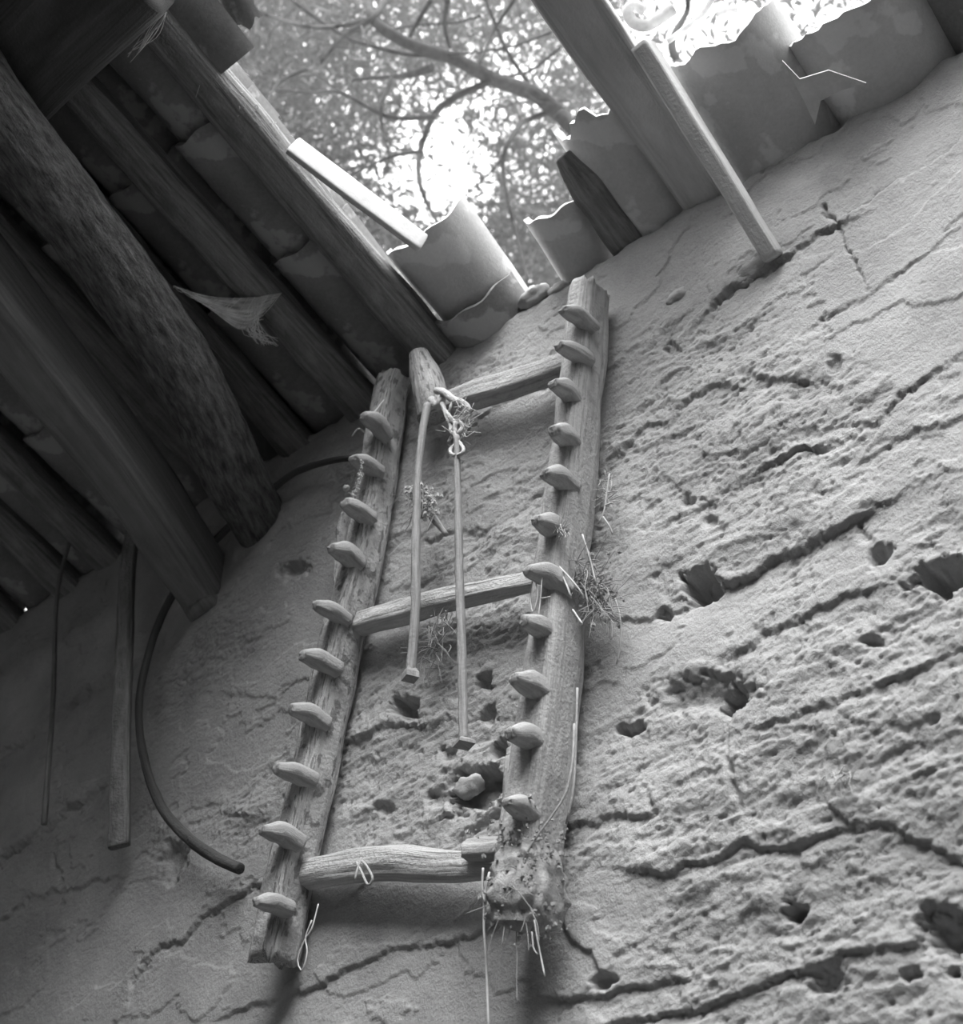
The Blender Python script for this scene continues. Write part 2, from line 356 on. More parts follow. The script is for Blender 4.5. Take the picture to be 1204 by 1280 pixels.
C([(300,1262),(400,1230),(474,1199),(499,1186),(560,1180),(610,1160)], 3, .005, .012, 26)
C([(165,1240),(172,1221),(191,1190),(234,1171),(254,1151),(289,1131),(324,1112)], 4, .016, .012)
C([(-40,962),(0,944),(78,893),(133,846),(200,800)], 10, .035, .01)
C([(-40,1095),(0,1081),(55,1034),(129,987)], 8, .03, .01)
C([(66,1046),(74,1104)], 4, .015); C([(0,1150),(40,1120),(130,1100)], 5, .014, .01)
C([(301,780),(289,839),(297,866)], 3, .012); C([(297,866),(350,872),(390,850)], 3, .008, .006)
C([(437,933),(466,916),(487,908),(520,905)], 4, .01, .014, 26)
C([(566,1012),(599,995),(630,975)], 5, .012, .02, 30); C([(560,1057),(600,1030),(630,1000)], 5, .014, .012)
C([(657,629),(672,615),(690,603)], 4, .022); C([(532,679),(560,668),(596,664)], 4, .014, .006)
C([(585,540),(600,520),(640,500)], 3, .006, .006); C([(760,460),(800,430),(850,400)], 3, .006, .006)
C([(930,810),(960,790),(1010,770),(1080,740)], 4, .008, .014, 24); C([(780,770),(830,765),(870,745)], 4, .008, .01)
C([(1080,575),(1130,545),(1204,520)], 3, .006, .008); C([(960,905),(1040,880),(1130,850),(1204,815)], 4, .006, .012, 30)
C([(1100,950),(1150,930),(1204,920)], 3, .006, .006)
C([(790,290),(840,270),(900,225),(960,200)], 4, .008, .008); C([(1060,270),(1095,250),(1150,215),(1204,180)], 3, .006, -.012, 16)
C([(360,600),(330,640),(300,700)], 5, .012, .008)
for h in [(873,730,19,19,.085), (1099,690,10,11,.06), (1178,722,30,17,.075,-.2,.45), (915,876,12,18,.085,.4), (880,866,44,16,.03,-.05,.7),
          (987,1141,11,13,.06), (1180,1165,26,20,.06,.3,.6), (1139,1218,11,8,.05), (1193,1213,6,6,.04), (1027,1225,19,13,.035,-.3,.5),
          (786,909,13,8,.035), (824,767,9,7,.04), (508,884,13,12,.06), (605,850,9,10,.045), (607,893,8,8,.04), (590,985,30,20,.055,-.2),
          (618,972,10,14,.07), (625,935,9,14,.05), (369,716,13,10,.03,0,.6), (215,1075,12,20,.03,.2,.6), (752,1222,14,10,.03), (1175,905,6,5,.02), (560,940,10,7,.02),
          (545,1000,12,8,.02), (480,1010,10,7,.02), (885,650,10,6,.02), (1040,455,9,7,.025), (1090,805,14,6,.025), (855,625,8,5,.02), (838,432,10,8,.025)]:
    hole(*h)
disp = np.where((X2 < -3.55) | (X2 > 0.05) | (Z2 < .3), 0.012*fbm2(X2*2, Z2*2, 2), disp)
zl = Z2+0.02*noise2(X2*9, Z2*0+3)*ss(EAVE-.25, EAVE, Z2)+.012*noise2(X2*30, Z2*0+8)*ss(EAVE-.1, EAVE, Z2)
crest = 0.05*ss(EAVE-.07, EAVE, Z2)**2
V = np.stack([X2, D-disp+crest, zl+CAMZ], -1)
rows = [V[-1]]
for k in range(1, nb+1):
    r = V[-1].copy(); r[:, 1] += .45*(k/nb)**1.3; up_ = ss(-1.12, -.9, xs)+ss(-.8, -.6, xs)*.5+1.9*ss(-1.5, -1.6, xs); r[:, 2] += (.02+.06*up_)*math.sin(k/nb*math.pi)+.02*noise2(xs*22, np.full_like(xs, k*.9))
    if k == nb: r[:, 2] -= .6
    rows.append(r)
V = np.concatenate([V, np.stack(rows[1:])], 0)
nz, nx = V.shape[:2]
i = np.arange((nz-1)*nx).reshape(nz-1, nx)[:, :-1]
quads = np.stack([i, i+1, i+1+nx, i+nx], -1).reshape(-1, 4)
me = bpy.data.meshes.new('wall_back'); me.vertices.add(nz*nx); me.vertices.foreach_set('co', V.reshape(-1))
me.loops.add(quads.size); me.loops.foreach_set('vertex_index', quads.ravel().astype(np.int32)); me.polygons.add(len(quads))
me.polygons.foreach_set('loop_start', np.arange(0, quads.size, 4, dtype=np.int32))
me.update(calc_edges=True); me.polygons.foreach_set('use_smooth', np.ones(len(quads), dtype=bool)); me.materials.append(M_WALL); me.validate()
wall = struct(bpy.data.objects.new('wall_back', me)); COL.objects.link(wall)
wall['label'] = 'cracked earth wall with flaking render and small holes'
for px, py, r, s in [(945,338,.030,1.), (966,327,.014,4.), (850,372,.022,7.), (935,353,.014,11.), (586,984,.026,15.), (600,392,.02,33.), (628,398,.03,31.), (670,372,.035,36.), (700,362,.022,38.)]:
    lump('stone', M_STONE, P(px, py, -.012 if py > 900 else -.004), (r*1.25, r*.8, r*.8), wall, s, .32, 12, 1.6)

def slab(name, x0, x1, y0, y1, z0, z1, mat, sub=1):
    v = [(x, y, z) for z in (z0, z1) for y in (y0, y1) for x in (x0, x1)]
    return put(name, v, [(0,2,3,1), (4,5,7,6), (0,1,5,4), (2,6,7,3), (0,4,6,2), (1,3,7,5)], mat, smooth=False)
struct(slab('floor', -4.9, 3.2, -3.6, 2.4, -.15, 0, M_FLOOR))
struct(slab('wall_left_unseen', -4.9, -4.45, -3.6, 2.2, 0, 4.9, M_WALL))  # unseen wall, added to keep the left end dark
struct(slab('wall_rear_unseen', -4.9, 2.0, -3.6, -3.2, 0, 5.6, M_WALL))  # unseen wall, added to shut out light from behind the viewer
struct(slab('wall_right_unseen', 1.6, 2.0, -3.2, 1.75, 0, 5.2, M_WALL))  # unseen wall, added to shut out light from the right

# ------------------------------------------------------------------ roof: channel tiles hung between battens, cover tiles over them
EX = Vector((1, 0, 0)); EY = Vector((0, math.cos(TH), -math.sin(TH))); EZ = Vector((0, math.sin(TH), math.cos(TH)))
ROOF = Matrix((EX, EY, EZ)).transposed()
def tile_mesh(name, length=.43, r0=.115, r1=.095, span=150, th=.015, cover=False, mat=None, broken=0.0, seed=0.0, na=16, nl=8, bottom=0.0):
    """half-round clay tile; local y runs down the slope from the upper rim (y=0), concave side up unless `cover`"""
    v = []; f = []; uv = []
    sp = math.radians(span)/2
    for layer in (0, 1):
        for i in range(nl+1):
            for j in range(na+1):
                a = -sp+2*sp*j/na; t = i/nl
                y0 = broken*(0.5+.9*float(noise3(a*1.6+seed, seed, 1.1))+.35*float(noise3(a*6+seed, seed, 2.1))) if broken else .004*math.sin(a*7+seed)
                y1 = length-(bottom*(0.5+.9*float(noise3(a*1.9+seed, seed, 5.1))+.3*float(noise3(a*7+seed, seed, 6.1))) if bottom else .0)
                y = y0+(y1-y0)*t
                tt = y/length; r = r0+(r1-r0)*tt
                r += .0025*float(noise3(a*2+seed, y*9, seed))
                rr = r-(th if layer else 0)
                x = rr*math.sin(a); z = -rr*math.cos(a)
                if cover: z = -z
                v.append((x, y, z)); uv.append((a*r, y))
    n = (nl+1)*(na+1); idx = lambda L, i, j: L*n+i*(na+1)+j
    def q(*p): f.append(p if not cover else p[::-1])
    for i in range(nl):
        for j in range(na):
            q(idx(0,i,j), idx(0,i+1,j), idx(0,i+1,j+1), idx(0,i,j+1)); q(idx(1,i,j), idx(1,i,j+1), idx(1,i+1,j+1), idx(1,i+1,j))
    for j in range(na):
        q(idx(0,0,j), idx(0,0,j+1), idx(1,0,j+1), idx(1,0,j)); q(idx(0,nl,j), idx(1,nl,j), idx(1,nl,j+1), idx(0,nl,j+1))
    for i in range(nl):
        q(idx(0,i,0), idx(1,i,0), idx(1,i+1,0), idx(0,i+1,0)); q(idx(0,i,na), idx(0,i+1,na), idx(1,i+1,na), idx(1,i,na))
    me = bpy.data.meshes.new(name); me.from_pydata(v, [], f); me.update()
    me.polygons.foreach_set('use_smooth', np.ones(len(me.polygons), dtype=bool))
    ul = me.uv_layers.new(name='UVMap'); ix = np.empty(len(me.loops), dtype=np.int32); me.loops.foreach_get('vertex_index', ix)
    ul.data.foreach_set('uv', np.array(uv, dtype=np.float32)[ix].ravel()); me.materials.append(mat or M_TILE); 
    me.set_sharp_from_angle(angle=math.radians(50))
    return me
def place_tile(name, me, x, y, lift, yaw=0.0, pitch=0.0, roll=0.0, parent=None):
    o = bpy.data.objects.new(name, me); COL.objects.link(o)
    p = roofpt(x, y)+EZ*lift
    m = Matrix.Translation(p) @ ROOF.to_4x4() @ Matrix.Rotation(yaw, 4, 'Z') @ Matrix.Rotation(pitch, 4, 'X') @ Matrix.Rotation(roll, 4, 'Y')
    o.matrix_world = m
    if parent is not None: o.parent = parent; o.matrix_parent_inverse = Matrix.Translation(-Vector(parent.location))
    return o
roof = struct(empty('roof', roofpt(-2.5, 1.0))); roof['label'] = 'half-fallen roof of half-round clay tiles'
bpy.context.view_layer.update()
t_ch = [tile_mesh('tile', .45, .128, .118, 166, seed=s, mat=M_TILE) for s in (1.3, 4.7, 8.2)]
t_cv = [tile_mesh('tile', .43, .085, .105, 165, cover=True, seed=s) for s in (2.2, 6.6)]
BX = [-1.53-.25*k for k in range(12)]
k = 0
for c in range(11):                            # channels between the battens, left of the hole
    xc = BX[c]-.125
    for r in range(5):
        y = 1.455-r*.33
        place_tile('tile', t_ch[k % 3], xc+random.uniform(-.006, .006), y-.02+random.uniform(-.01, .01), .085+.010*0, random.uniform(-.02, .02), .035, 0, roof)
        k += 1
for c in range(11):
    for r in range(5):
        y = 1.455-r*.33
        if c == 0 and r >= 0: continue
        place_tile('tile', t_cv[k % 2], BX[c]+random.uniform(-.008, .008), y-.02, .055, random.uniform(-.02, .02), .03, 0, roof); k += 1
# the rest of the roof, up the slope and out of view
v = []; f = []
for c in range(48):
    x = -1.55-c*.0625; zz = -.02-.05*abs(math.cos(c/4*math.pi+.3))
    for s in range(2):
        for y in (.28, -3.6):
            p = roofpt(x, y)+EZ*(.04+zz+.02*s); v.append(tuple(p))
for c in range(47):
    b = c*4
    f += [(b, b+4, b+5, b+1), (b+2, b+3, b+7, b+6)]
def unseen_deck(x0, n, ya, yb):
    b0 = len(v)
    for c in range(n):
        x = x0+c*.0625; zz = -.02-.05*abs(math.cos(c/4*math.pi+.3))
        for s in range(2):
            for y in (ya, yb):
                p = roofpt(x, y)+EZ*(.04+zz+.02*s); v.append(tuple(p))
    for c in range(n-1):
        b = b0+c*4
        f.extend([(b, b+4, b+5, b+1), (b+2, b+3, b+7, b+6)])
unseen_deck(-1.55, 56, -.95, -3.6)                  # unseen roof added behind the viewer so light enters only by the hole
unseen_deck(.60, 22, 1.95, -.97)                    # unseen roof carried on to the right, its edge set to shape the light
o = put('tiling', v, f, M_TILE, roof); o['kind'] = 'stuff'

# timbers of the roof
RN = tuple(EZ)
def rb(name, pts, w, h, mat, label, group=None, cat='beam', **k):
    return tag(bar(name, mat, pts, w, h, **k), label, cat, group)
def batten(pts, w, h, mat, label, **k): return rb('tile_batten', pts, w, h, mat, label, 'roof battens under the tiles', 'batten', up=RN, **k)
def line(x0, x1, y0, y1, dz=0.0): return [roofpt(x0+(x1-x0)*t, y0+(y1-y0)*t, dz+random.uniform(-.004, .004)) for t in (0, .25, .5, .75, 1)]
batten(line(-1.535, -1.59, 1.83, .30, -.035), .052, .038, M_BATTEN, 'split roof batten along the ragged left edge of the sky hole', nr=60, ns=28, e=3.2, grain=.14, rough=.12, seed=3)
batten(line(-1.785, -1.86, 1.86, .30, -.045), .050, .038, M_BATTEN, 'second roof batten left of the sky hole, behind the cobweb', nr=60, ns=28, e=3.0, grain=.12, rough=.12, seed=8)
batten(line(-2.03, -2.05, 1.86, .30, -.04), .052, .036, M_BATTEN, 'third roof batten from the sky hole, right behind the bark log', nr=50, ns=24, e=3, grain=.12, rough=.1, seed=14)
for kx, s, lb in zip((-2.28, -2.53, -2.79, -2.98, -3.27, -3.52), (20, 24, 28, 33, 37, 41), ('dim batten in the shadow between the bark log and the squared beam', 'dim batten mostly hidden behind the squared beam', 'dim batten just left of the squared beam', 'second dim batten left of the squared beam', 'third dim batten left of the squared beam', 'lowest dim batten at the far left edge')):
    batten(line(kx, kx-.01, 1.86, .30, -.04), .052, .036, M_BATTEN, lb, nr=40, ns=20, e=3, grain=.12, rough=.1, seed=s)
rb('log_beam', [Rf(-70,50,.29), Rf(0,146,.29), Rf(150,348,.285), Rf(240,484,.28), Rf(292,592,.27), P(334,672,-.05)], [.074,.076,.079,.081,.079,.072], None, M_LOG, 'thick bark-covered round log beam crossing the dark roof', nr=110, ns=48, grain=.05, rough=.1, lump=.05, seed=2, up=RN)
rb('squared_beam', [P(272,758,-.04), P(250,722,.03), Rf(150,572,.385), Rf(60,455,.38), Rf(-60,300,.375)], [.06,.066,.07,.072,.072], [.07,.075,.08,.08,.08], M_BEAM, 'smooth squared beam below the log, splintered end in the wall', nr=60, ns=40, e=5, grain=.03, rough=.05, seed=6, up=RN)
rb('purlin', [roofpt(-4.4,.52,-.16), roofpt(-2.6,.52,-.155), roofpt(-1.40,.50,-.16)], .085, .06, M_DARK, 'inner dark purlin at the very top left corner of the picture', nr=50, ns=32, e=4.5, grain=.03, rough=.05, seed=17, up=RN)
rb('purlin', [roofpt(-4.4,.75,-.15), roofpt(-2.6,.75,-.145), roofpt(-1.47,.73,-.15)], .125, .06, M_DARK, 'heavy dark purlin below which the roof battens emerge, top left', nr=50, ns=32, e=4.5, grain=.03, rough=.05, seed=12, up=RN)
# boards on the right of the hole
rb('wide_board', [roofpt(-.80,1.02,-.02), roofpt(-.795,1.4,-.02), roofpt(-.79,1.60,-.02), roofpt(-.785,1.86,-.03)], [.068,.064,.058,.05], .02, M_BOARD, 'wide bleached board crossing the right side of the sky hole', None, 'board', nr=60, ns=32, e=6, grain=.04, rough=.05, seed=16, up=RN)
rb('broken_batten', [P(968,322,.012), Rf(804,58,.065)], [.025,.030], [.018,.02], M_BOARD, 'narrow loose batten leaning from the bleached board onto the wall', None, 'batten', nr=50, ns=28, e=6, grain=.04, rough=.04, seed=19, up=(-.35,-.5,.6))
rb('splintered_batten', [Rf(705,195,-.01), Rf(735,235,.0), Rf(762,270,.005), Rf(800,318,.01)], [.022,.042,.044,.04], [.01,.022,.024,.022], M_BATTEN, 'splintered grey batten stub between the two broken tiles', None, 'batten', nr=50, ns=28, e=3, grain=.3, rough=.2, seed=23, up=RN)
rb('sunlit_slat', [Q(366,182,2.93), Q(440,238,2.95), Q(528,304,2.99)], [.030,.033,.03], .008, M_LIME_SUNLIT, 'slat coloured pale as if sunlit, lying along the edge of the sky hole', None, 'slat', nr=30, ns=20, e=6, grain=.02, rough=.05, seed=29, up=(.5,-.42,.06))  # stands in for a sunlit tile edge, the sunlight is in its colour

# loose tiles round the hole
def loose(label, x, y, lift, me, yaw=0, pitch=0, roll=0): return tag(place_tile('clay_tile', me, x, y, lift, yaw, pitch, roll), label, 'roof tile', 'loose tiles round the sky hole')
loose('eave tile with a curved upper rim beside the split batten', -1.395, 1.555, .075, tile_mesh('clay_tile', .30, .124, .112, 150, seed=3.1, mat=M_TILE_LIT, na=24), 0, 0, -.12)
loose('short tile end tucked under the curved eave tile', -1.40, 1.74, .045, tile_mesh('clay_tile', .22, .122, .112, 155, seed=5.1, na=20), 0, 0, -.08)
loose('small eave tile standing alone in the sky gap', -1.10, 1.672, .06, tile_mesh('clay_tile', .27, .085, .08, 140, seed=7.7, mat=M_TILE_LIT, na=20), .1)
loose('tall broken tile with a flaked mortar patch left of the bleached board', -.895, 1.535, .085, tile_mesh('clay_tile', .45, .118, .12, 155, seed=9.4, mat=M_TILE_LIT, broken=.05, na=26, nl=12), .03)
loose('big broken tile right of the loose leaning batten', -.60, 1.555, .09, tile_mesh('clay_tile', .48, .135, .145, 155, seed=12.4, mat=M_TILE_LIT, broken=.02, na=28, nl=12), .02, 0, -.12)
loose('broken tile third along the crest from the loose batten', -.355, 1.63, .085, tile_mesh('clay_tile', .42, .15, .155, 160, seed=15.2, mat=M_TILE_LIT, broken=.03, na=28, nl=10), -.05, 0, -.1)
fl = [(978,76),(1000,99),(1036,88),(1083,104),(1052,113),(1026,126),(1019,156),(1004,124)]
v = [tuple(Rf(x, y, .10+.0006*(x-978))) for x, y in fl]; v += [tuple(Vector(q)+EZ*.006) for q in v]; n = len(fl)
tag(put('mortar_flake', v, [tuple(range(n)), tuple(range(2*n-1, n-1, -1))]+[(k, k+n, (k+1) % n+n, (k+1) % n) for k in range(n)], M_LIME_SUNLIT, None, smooth=False), 'torn pale mortar flake hanging below the tile rims, top right', 'mortar flake')
loose('dark tile at the right end of the wall crest', -.12, 1.58, .085, tile_mesh('clay_tile', .45, .125, .13, 155, seed=18.9, broken=.05, na=24, nl=10), .05)
loose('dark flat tile end jutting into the sky at the top left', -1.50, .80, .05, tile_mesh('clay_tile', .27, .10, .10, 95, seed=21.2, na=16), -.0, .0)
loose('dark pointed tile corner at the top edge of the picture', -1.365, .80, .05, tile_mesh('clay_tile', .24, .06, .055, 90, seed=24.2, bottom=.03, na=20), .25)

# ------------------------------------------------------------------ the wooden rack on the wall
rack = tag(empty('wooden_rack', P(505, 1190, 0)), 'ladder-shaped wooden rack with pegged rails leaning on the earth wall', 'rack')
def mid(a, b): return (a+b)/2
Lc = []
for (bx, by), (fx, fy) in zip([(524,480),(517,505),(503,600),(483,712),(456,825),(428,974),(400,1092),(380,1205)], [(0,0)]*8):
    b = P(bx, by, .015); Lc.append(b+Vector((-.030, -.05, 0)))
rail1 = bar('rail', M_RAIL, Lc[::-1], [.034,.033,.031,.031,.031,.031,.031,.030], [.046,.046,.046,.046,.045,.044,.042,.036], rack, up=(0,-1,0), nr=120, ns=40, e=4.5, grain=.05, rough=.08, lump=.012, seed=31, endjit=.02)
rail1['label'] = 'speckled left rail'
Rc = [P(x, y, .015)+Vector((-.034, -.052, 0)) for x, y in [(771,372),(769,390),(761,500),(753,600),(741,712),(735,825),(724,925),(710,1030),(702,1100),(692,1158)]]
rail2 = bar('rail', M_RAIL2, Rc[::-1], [.040,.040,.039,.037,.036,.035,.034,.033,.033,.032], [.052,.055,.056,.056,.054,.053,.051,.049,.048,.044], rack, up=(0,-1,0), nr=130, ns=44, e=4.0, grain=.05, rough=.08, lump=.01, seed=37, endjit=.015)
rail2['label'] = 'smooth grey right rail with a crumbled foot'
LP = [((455,520),(484,548)), ((441,573),(474,592)), ((431,629),(464,650)), ((414,686),(450,707)), ((395,756),(434,777)), ((379,818),(422,838)), ((364,886),(408,907)), ((346,960),(392,978)), ((328,1038),(376,1056)), ((320,1127),(362,1136))]
RP = [((704,388),(742,412)), ((699,432),(736,452)), ((692,480),(724,506)), ((693,539),(718,556)), ((681,592),(718,612)), ((671,650),(706,668)), ((659,713),(712,738)), ((655,776),(696,798)), ((643,848),(688,872)), ((638,917),(680,934)), ((634,1003),(668,1022))]
for n, (lst, rail, mt) in enumerate(((LP, rail1, M_PEG), (RP, rail2, M_PEG))):
    for j, ((tx, ty), (rx, ry)) in enumerate(lst):
        a = P(rx, ry, .085); b = P(tx, ty, .175); c = a.lerp(b, .55)+Vector((0, 0, .008+random.uniform(-.004, .006)))
        r = random.uniform(.0175, .0205)*(1.12 if n == 1 and j == 9 else 1)
        bar('peg', mt, [a, a.lerp(c, .5), c, b], [r*.95, r*1.05, r*1.05, r*random.uniform(.55, .75)], [r*.9, r, r*.95, r*random.uniform(.4, .6)], rail, up=(0.1*random.uniform(-1, 1), 0, 1), nr=18, ns=20, e=random.uniform(2.3, 3.6), grain=.07, rough=.14, seed=50+j*3+n*40, endjit=.004)
bar('rung', M_RUNG, [P(385,1093,.045), P(440,1083,.05), P(500,1080,.052), P(560,1083,.05), P(640,1080,.045)], [.028,.030,.029,.026,.024], [.026,.028,.027,.026,.022], rack, up=(0,-1,0), nr=70, ns=32, e=3, grain=.12, rough=.12, seed=71)
bar('rung', M_RUNG, [P(440,783,.05), P(500,766,.055), P(570,747,.055), P(640,733,.05), P(700,720,.045)], [.024,.024,.022,.018,.018], [.024,.024,.022,.02,.02], rack, up=(0,-1,0), nr=70, ns=32, e=3.6, grain=.12, rough=.10, seed=77)
bar('rung', M_RAIL2, [P(545,511,.05), P(590,496,.055), P(650,478,.055), P(725,452,.05)], [.026,.028,.026,.026], [.026,.028,.026,.026], rack, up=(0,-1,0), nr=60, ns=30, e=4, grain=.06, rough=.08, seed=83)
bar('stub', M_PEG, [P(583,1062,.085), P(600,1062,.08), P(640,1062,.06)], [.017,.019,.019], None, rack, up=(0,-1,0), nr=20, ns=24, e=2.6, grain=.3, rough=.2, seed=89, endjit=.006)
# rounded head of the left rail
bar('rail_head', M_RAIL, [P(541,522,.065), P(538,497,.075), P(531,468,.085), P(524,444,.09)], [.034,.038,.036,.024], None, rack, up=(1,0,0), nr=36, ns=28, grain=.05, rough=.08, seed=93, cap=.55)

# crumbled crust on the foot of the right rail
def crust(name, pts, r, label, cat, n, seed, spread=1.0, strands=0, mat=M_DEBRIS, smat=M_ROOT, cs=1.0):
    """a clump of crumbs and broken roots round a line"""
    rg = random.Random(seed); o = tag(empty(name, pts[0]), label, cat)
    V = []; Fc = []; c = spline(pts, 40)
    for q in range(n):
        p = c[rg.randrange(40)]+np.array([rg.gauss(0, r*.55), rg.gauss(0, r*.45)-r*.2, rg.gauss(0, r*.6)])*spread
        s = rg.uniform(.025, .09)*r*cs; b = len(V)
        for k in range(8):
            V.append(tuple(p+np.array([(1 if k & 1 else -1), (1 if k & 2 else -1), (1 if k & 4 else -1)])*s*np.array([rg.uniform(.4, 1), rg.uniform(.4, 1), rg.uniform(.4, 1)])))
        Fc += [tuple(b+i for i in t) for t in ((0,2,3,1), (4,5,7,6), (0,1,5,4), (2,6,7,3), (0,4,6,2), (1,3,7,5))]
    x = put('crumbs', V, Fc, mat, o, [(a[0], a[2]) for a in V], smooth=False); x['kind'] = 'stuff'
    if strands:
        S = Strands()
        for q in range(strands):
            p = Vector(c[rg.randrange(40)])+Vector((rg.gauss(0, r*.4), -abs(rg.gauss(0, r*.5)), rg.gauss(0, r*.4)))
            pts2 = [p]
            d = Vector((rg.uniform(-1, 1), rg.uniform(-.5, .1), rg.uniform(-1.6, .6))).normalized()*r*rg.uniform(.3, .9)
            for k in range(4):
                d = d+Vector((rg.gauss(0, .3), rg.gauss(0, .15), rg.gauss(-.12, .3)))*r*.5; pts2.append(pts2[-1]+d*.6)
            S.add(pts2, rg.uniform(.0006, .0017), ns=4, r1=.0004)
        x = S.build('roots', smat, o); x['kind'] = 'stuff'
    return o
dc = crust('debris_crust', [P(660,1050,.09), P(664,1090,.09), P(664,1140,.09)], .048, 'crumbly mud crust caked on the foot of the right rail', 'debris', 900, 3, 1.05, 34)
bar('crust', M_DEBRIS, [P(664,1066,.075), P(663,1090,.08), P(662,1120,.085), P(659,1158,.08)], [.038,.05,.052,.044], [.05,.06,.06,.048], dc, up=(0,-1,0), nr=60, ns=60, e=3, grain=.05, rough=.15, lump=.15, seed=61, cap=.5)
crust('root_tangle', [P(733,712,.05), P(748,738,.045), P(755,765,.04)], .034, 'dark tangle of roots beside the middle of the right rail', 'plant debris', 130, 5, 1.1, 150, cs=1.8)
crust('straw_tuft', [P(758,600,.03), P(762,625,.03)], .018, 'small straw tuft hanging right of the upper right rail', 'plant debris', 14, 9, 1, 30, smat=M_STRAW)
crust('hanging_debris', [P(522,612,.10), P(532,628,.10), P(540,640,.10)], .024, 'whitish clump of plaster and roots hung behind the short rod', 'debris', 260, 13, .95, 30, mat=M_STRAW, cs=2.4)
crust('root_tassel', [P(560,770,.05), P(548,800,.04), P(540,830,.03)], .03, 'thin roots trailing under the middle rung', 'plant debris', 24, 17, 1.0, 60)
crust('peg_straw', [P(700,655,.12), P(706,668,.12)], .013, 'straw wisp caught on a dark peg of the right rail', 'plant debris', 6, 19, 1, 36, smat=M_STRAW)
crust('seed_string', [P(452,578,.16), P(450,600,.155), P(440,625,.16)], .008, 'crusted string dangling between two pegs high on the left rail', 'string', 130, 23, .6, 10, mat=M_STRAW, cs=3.2)
crust('root_sprig', [P(1040,968,.012), P(1055,975,.012), P(1066,985,.01)], .014, 'wiry sprig of roots poking out of the lower right wall', 'plant debris', 10, 41, 1, 26, smat=M_STRAW)
tag(bar('stick', M_PEG, [P(524,622,.07), P(540,645,.07), P(558,668,.065)], [.010,.009,.005], None, nr=20, ns=14, grain=.15, rough=.15, seed=5), 'short slanting stick hung behind the hanging rods', 'stick')

# hanging rods with square feet
def rod(pts, r, foot, label, off):
    o = tag(empty('hanging_rod', pts[-1]), label, 'rod', 'rods hung from the rack')
    bar('shaft', M_ROD, pts, r, None, o, up=(0,-1,0), nr=60, ns=16, e=2.6, grain=.08, rough=.12, seed=foot[0]*.1)
    p = pts[-1]; s = foot[1]; h = foot[2]
    q = [Vector((math.cos(a)*s, math.sin(a)*s, 0)) for a in [math.radians(20+90*k) for k in range(4)]]
    v = [p+d+Vector((0,0,-h)) for d in q]+[p+d*.96 for d in q]+[p+d*.3+Vector((0,0,h*1.6)) for d in q]
    f = [(3,2,1,0), (8,9,10,11)]
    for L in (0, 4):
        for k in range(4): f.append((L+k, L+(k+1) % 4, L+4+(k+1) % 4, L+4+k))
    put('foot', v, f, M_ROD, o, [(a[0]*2, a[1]*2) for a in v], smooth=False)
    return o
off = .16
rod([P(571,545,off), P(572,600,off), P(574,700,off), P(577,800,off), P(580,928,off)], [.0058,.007,.0078,.0078,.008], (7, .022, .006), 'longer rod hanging from the rope loop with a square foot', off)
rod([P(535,506,.12), P(529,535,.13), P(522,600,.135), P(520,680,.14), P(519,770,.14), P(513,842,.14)], [.0085,.0075,.0085,.009,.0085], (3, .019, .012), 'shorter rod with a square foot hanging close to the left rail', .14)
rp = tag(empty('rope_loop', P(560, 500, .12)), 'knotted light rope loop tying the longer rod to the rail head', 'rope')
for pts, r in [([P(546,488,.12), P(556,491,.135), P(566,499,.14), P(576,503,.14), P(583,508,.135), P(586,516,.13)], .0085),
               ([P(553,505,.13), P(558,518,.14), P(563,530,.145), P(565,540,.15), P(570,545,.15)], .0055),
               ([P(558,515,.14), P(566,526,.15), P(575,528,.15), P(578,535,.15), P(572,542,.155), P(568,536,.16), P(570,528,.16)], .0052),
               ([P(566,500,.14), P(563,510,.145), P(560,520,.14)], .003), ([P(568,540,.16), P(571,550,.16), P(577,556,.155)], .0045),
               ([P(574,552,.155), P(565,560,.16), P(563,566,.165), P(569,570,.165)], .004), ([P(573,552,.155), P(579,560,.16), P(578,566,.165), P(572,570,.165)], .004)]:
    bar('rope', M_ROPE, pts, r, None, rp, nr=24, ns=12, grain=.1, rough=.12, seed=r*900, up=(0,-1,.1))
bar('knot', M_ROPE, [P(540,500,.10), P(548,507,.125), P(553,497,.125)], .010, None, rp, nr=16, ns=14, grain=.1, rough=.2, seed=4, up=(0,-1,.1))
S = Strands(); rg = random.Random(4)
for q in range(46):
    p = P(572+rg.gauss(0, 8), 528+rg.gauss(0, 14), .15)
    S.add([p, p+Vector((rg.gauss(0,.012), rg.gauss(0,.008), rg.gauss(0,.012))), p+Vector((rg.gauss(.01,.022), rg.gauss(0,.01), rg.gauss(-.004,.02)))], .0008, ns=4)
x = S.build('frayed_fibres', M_STRAW, rp); x['kind'] = 'stuff'

# strings, threads and straws on the rack
def thread(name, label, paths, r=.0016, mat=M_STRAW, cat='string'):
    S = Strands()
    for p in paths: S.add(p, r*.7, ns=6)
    return tag(S.build(name, mat), label, cat)
thread('string', 'pale string hanging from the stub beside the right rail foot', [[P(612,1090,.10), P(606,1120,.10), P(605,1160,.09), P(608,1210,.09), P(611,1290,.09)], [P(604,1085,.10), P(603,1110,.10), P(606,1128,.10)]], .0030)
thread('string', 'thin string dangling below the crusted foot of the right rail', [[P(668,1150,.12), P(672,1175,.12), P(676,1195,.115), P(681,1220,.115)], [P(665,1165,.11), P(667,1185,.11), P(672,1193,.11)]], .0018)
thread('root', 'long bent root sweeping down the face of the right rail', [[P(718,905,.10), P(716,950,.115), P(708,990,.12), P(690,1020,.125), P(668,1050,.13), P(655,1075,.13)], [P(722,860,.08), P(720,930,.09), P(717,985,.10), P(708,1030,.10)]], .0030, M_RUNG, 'root')
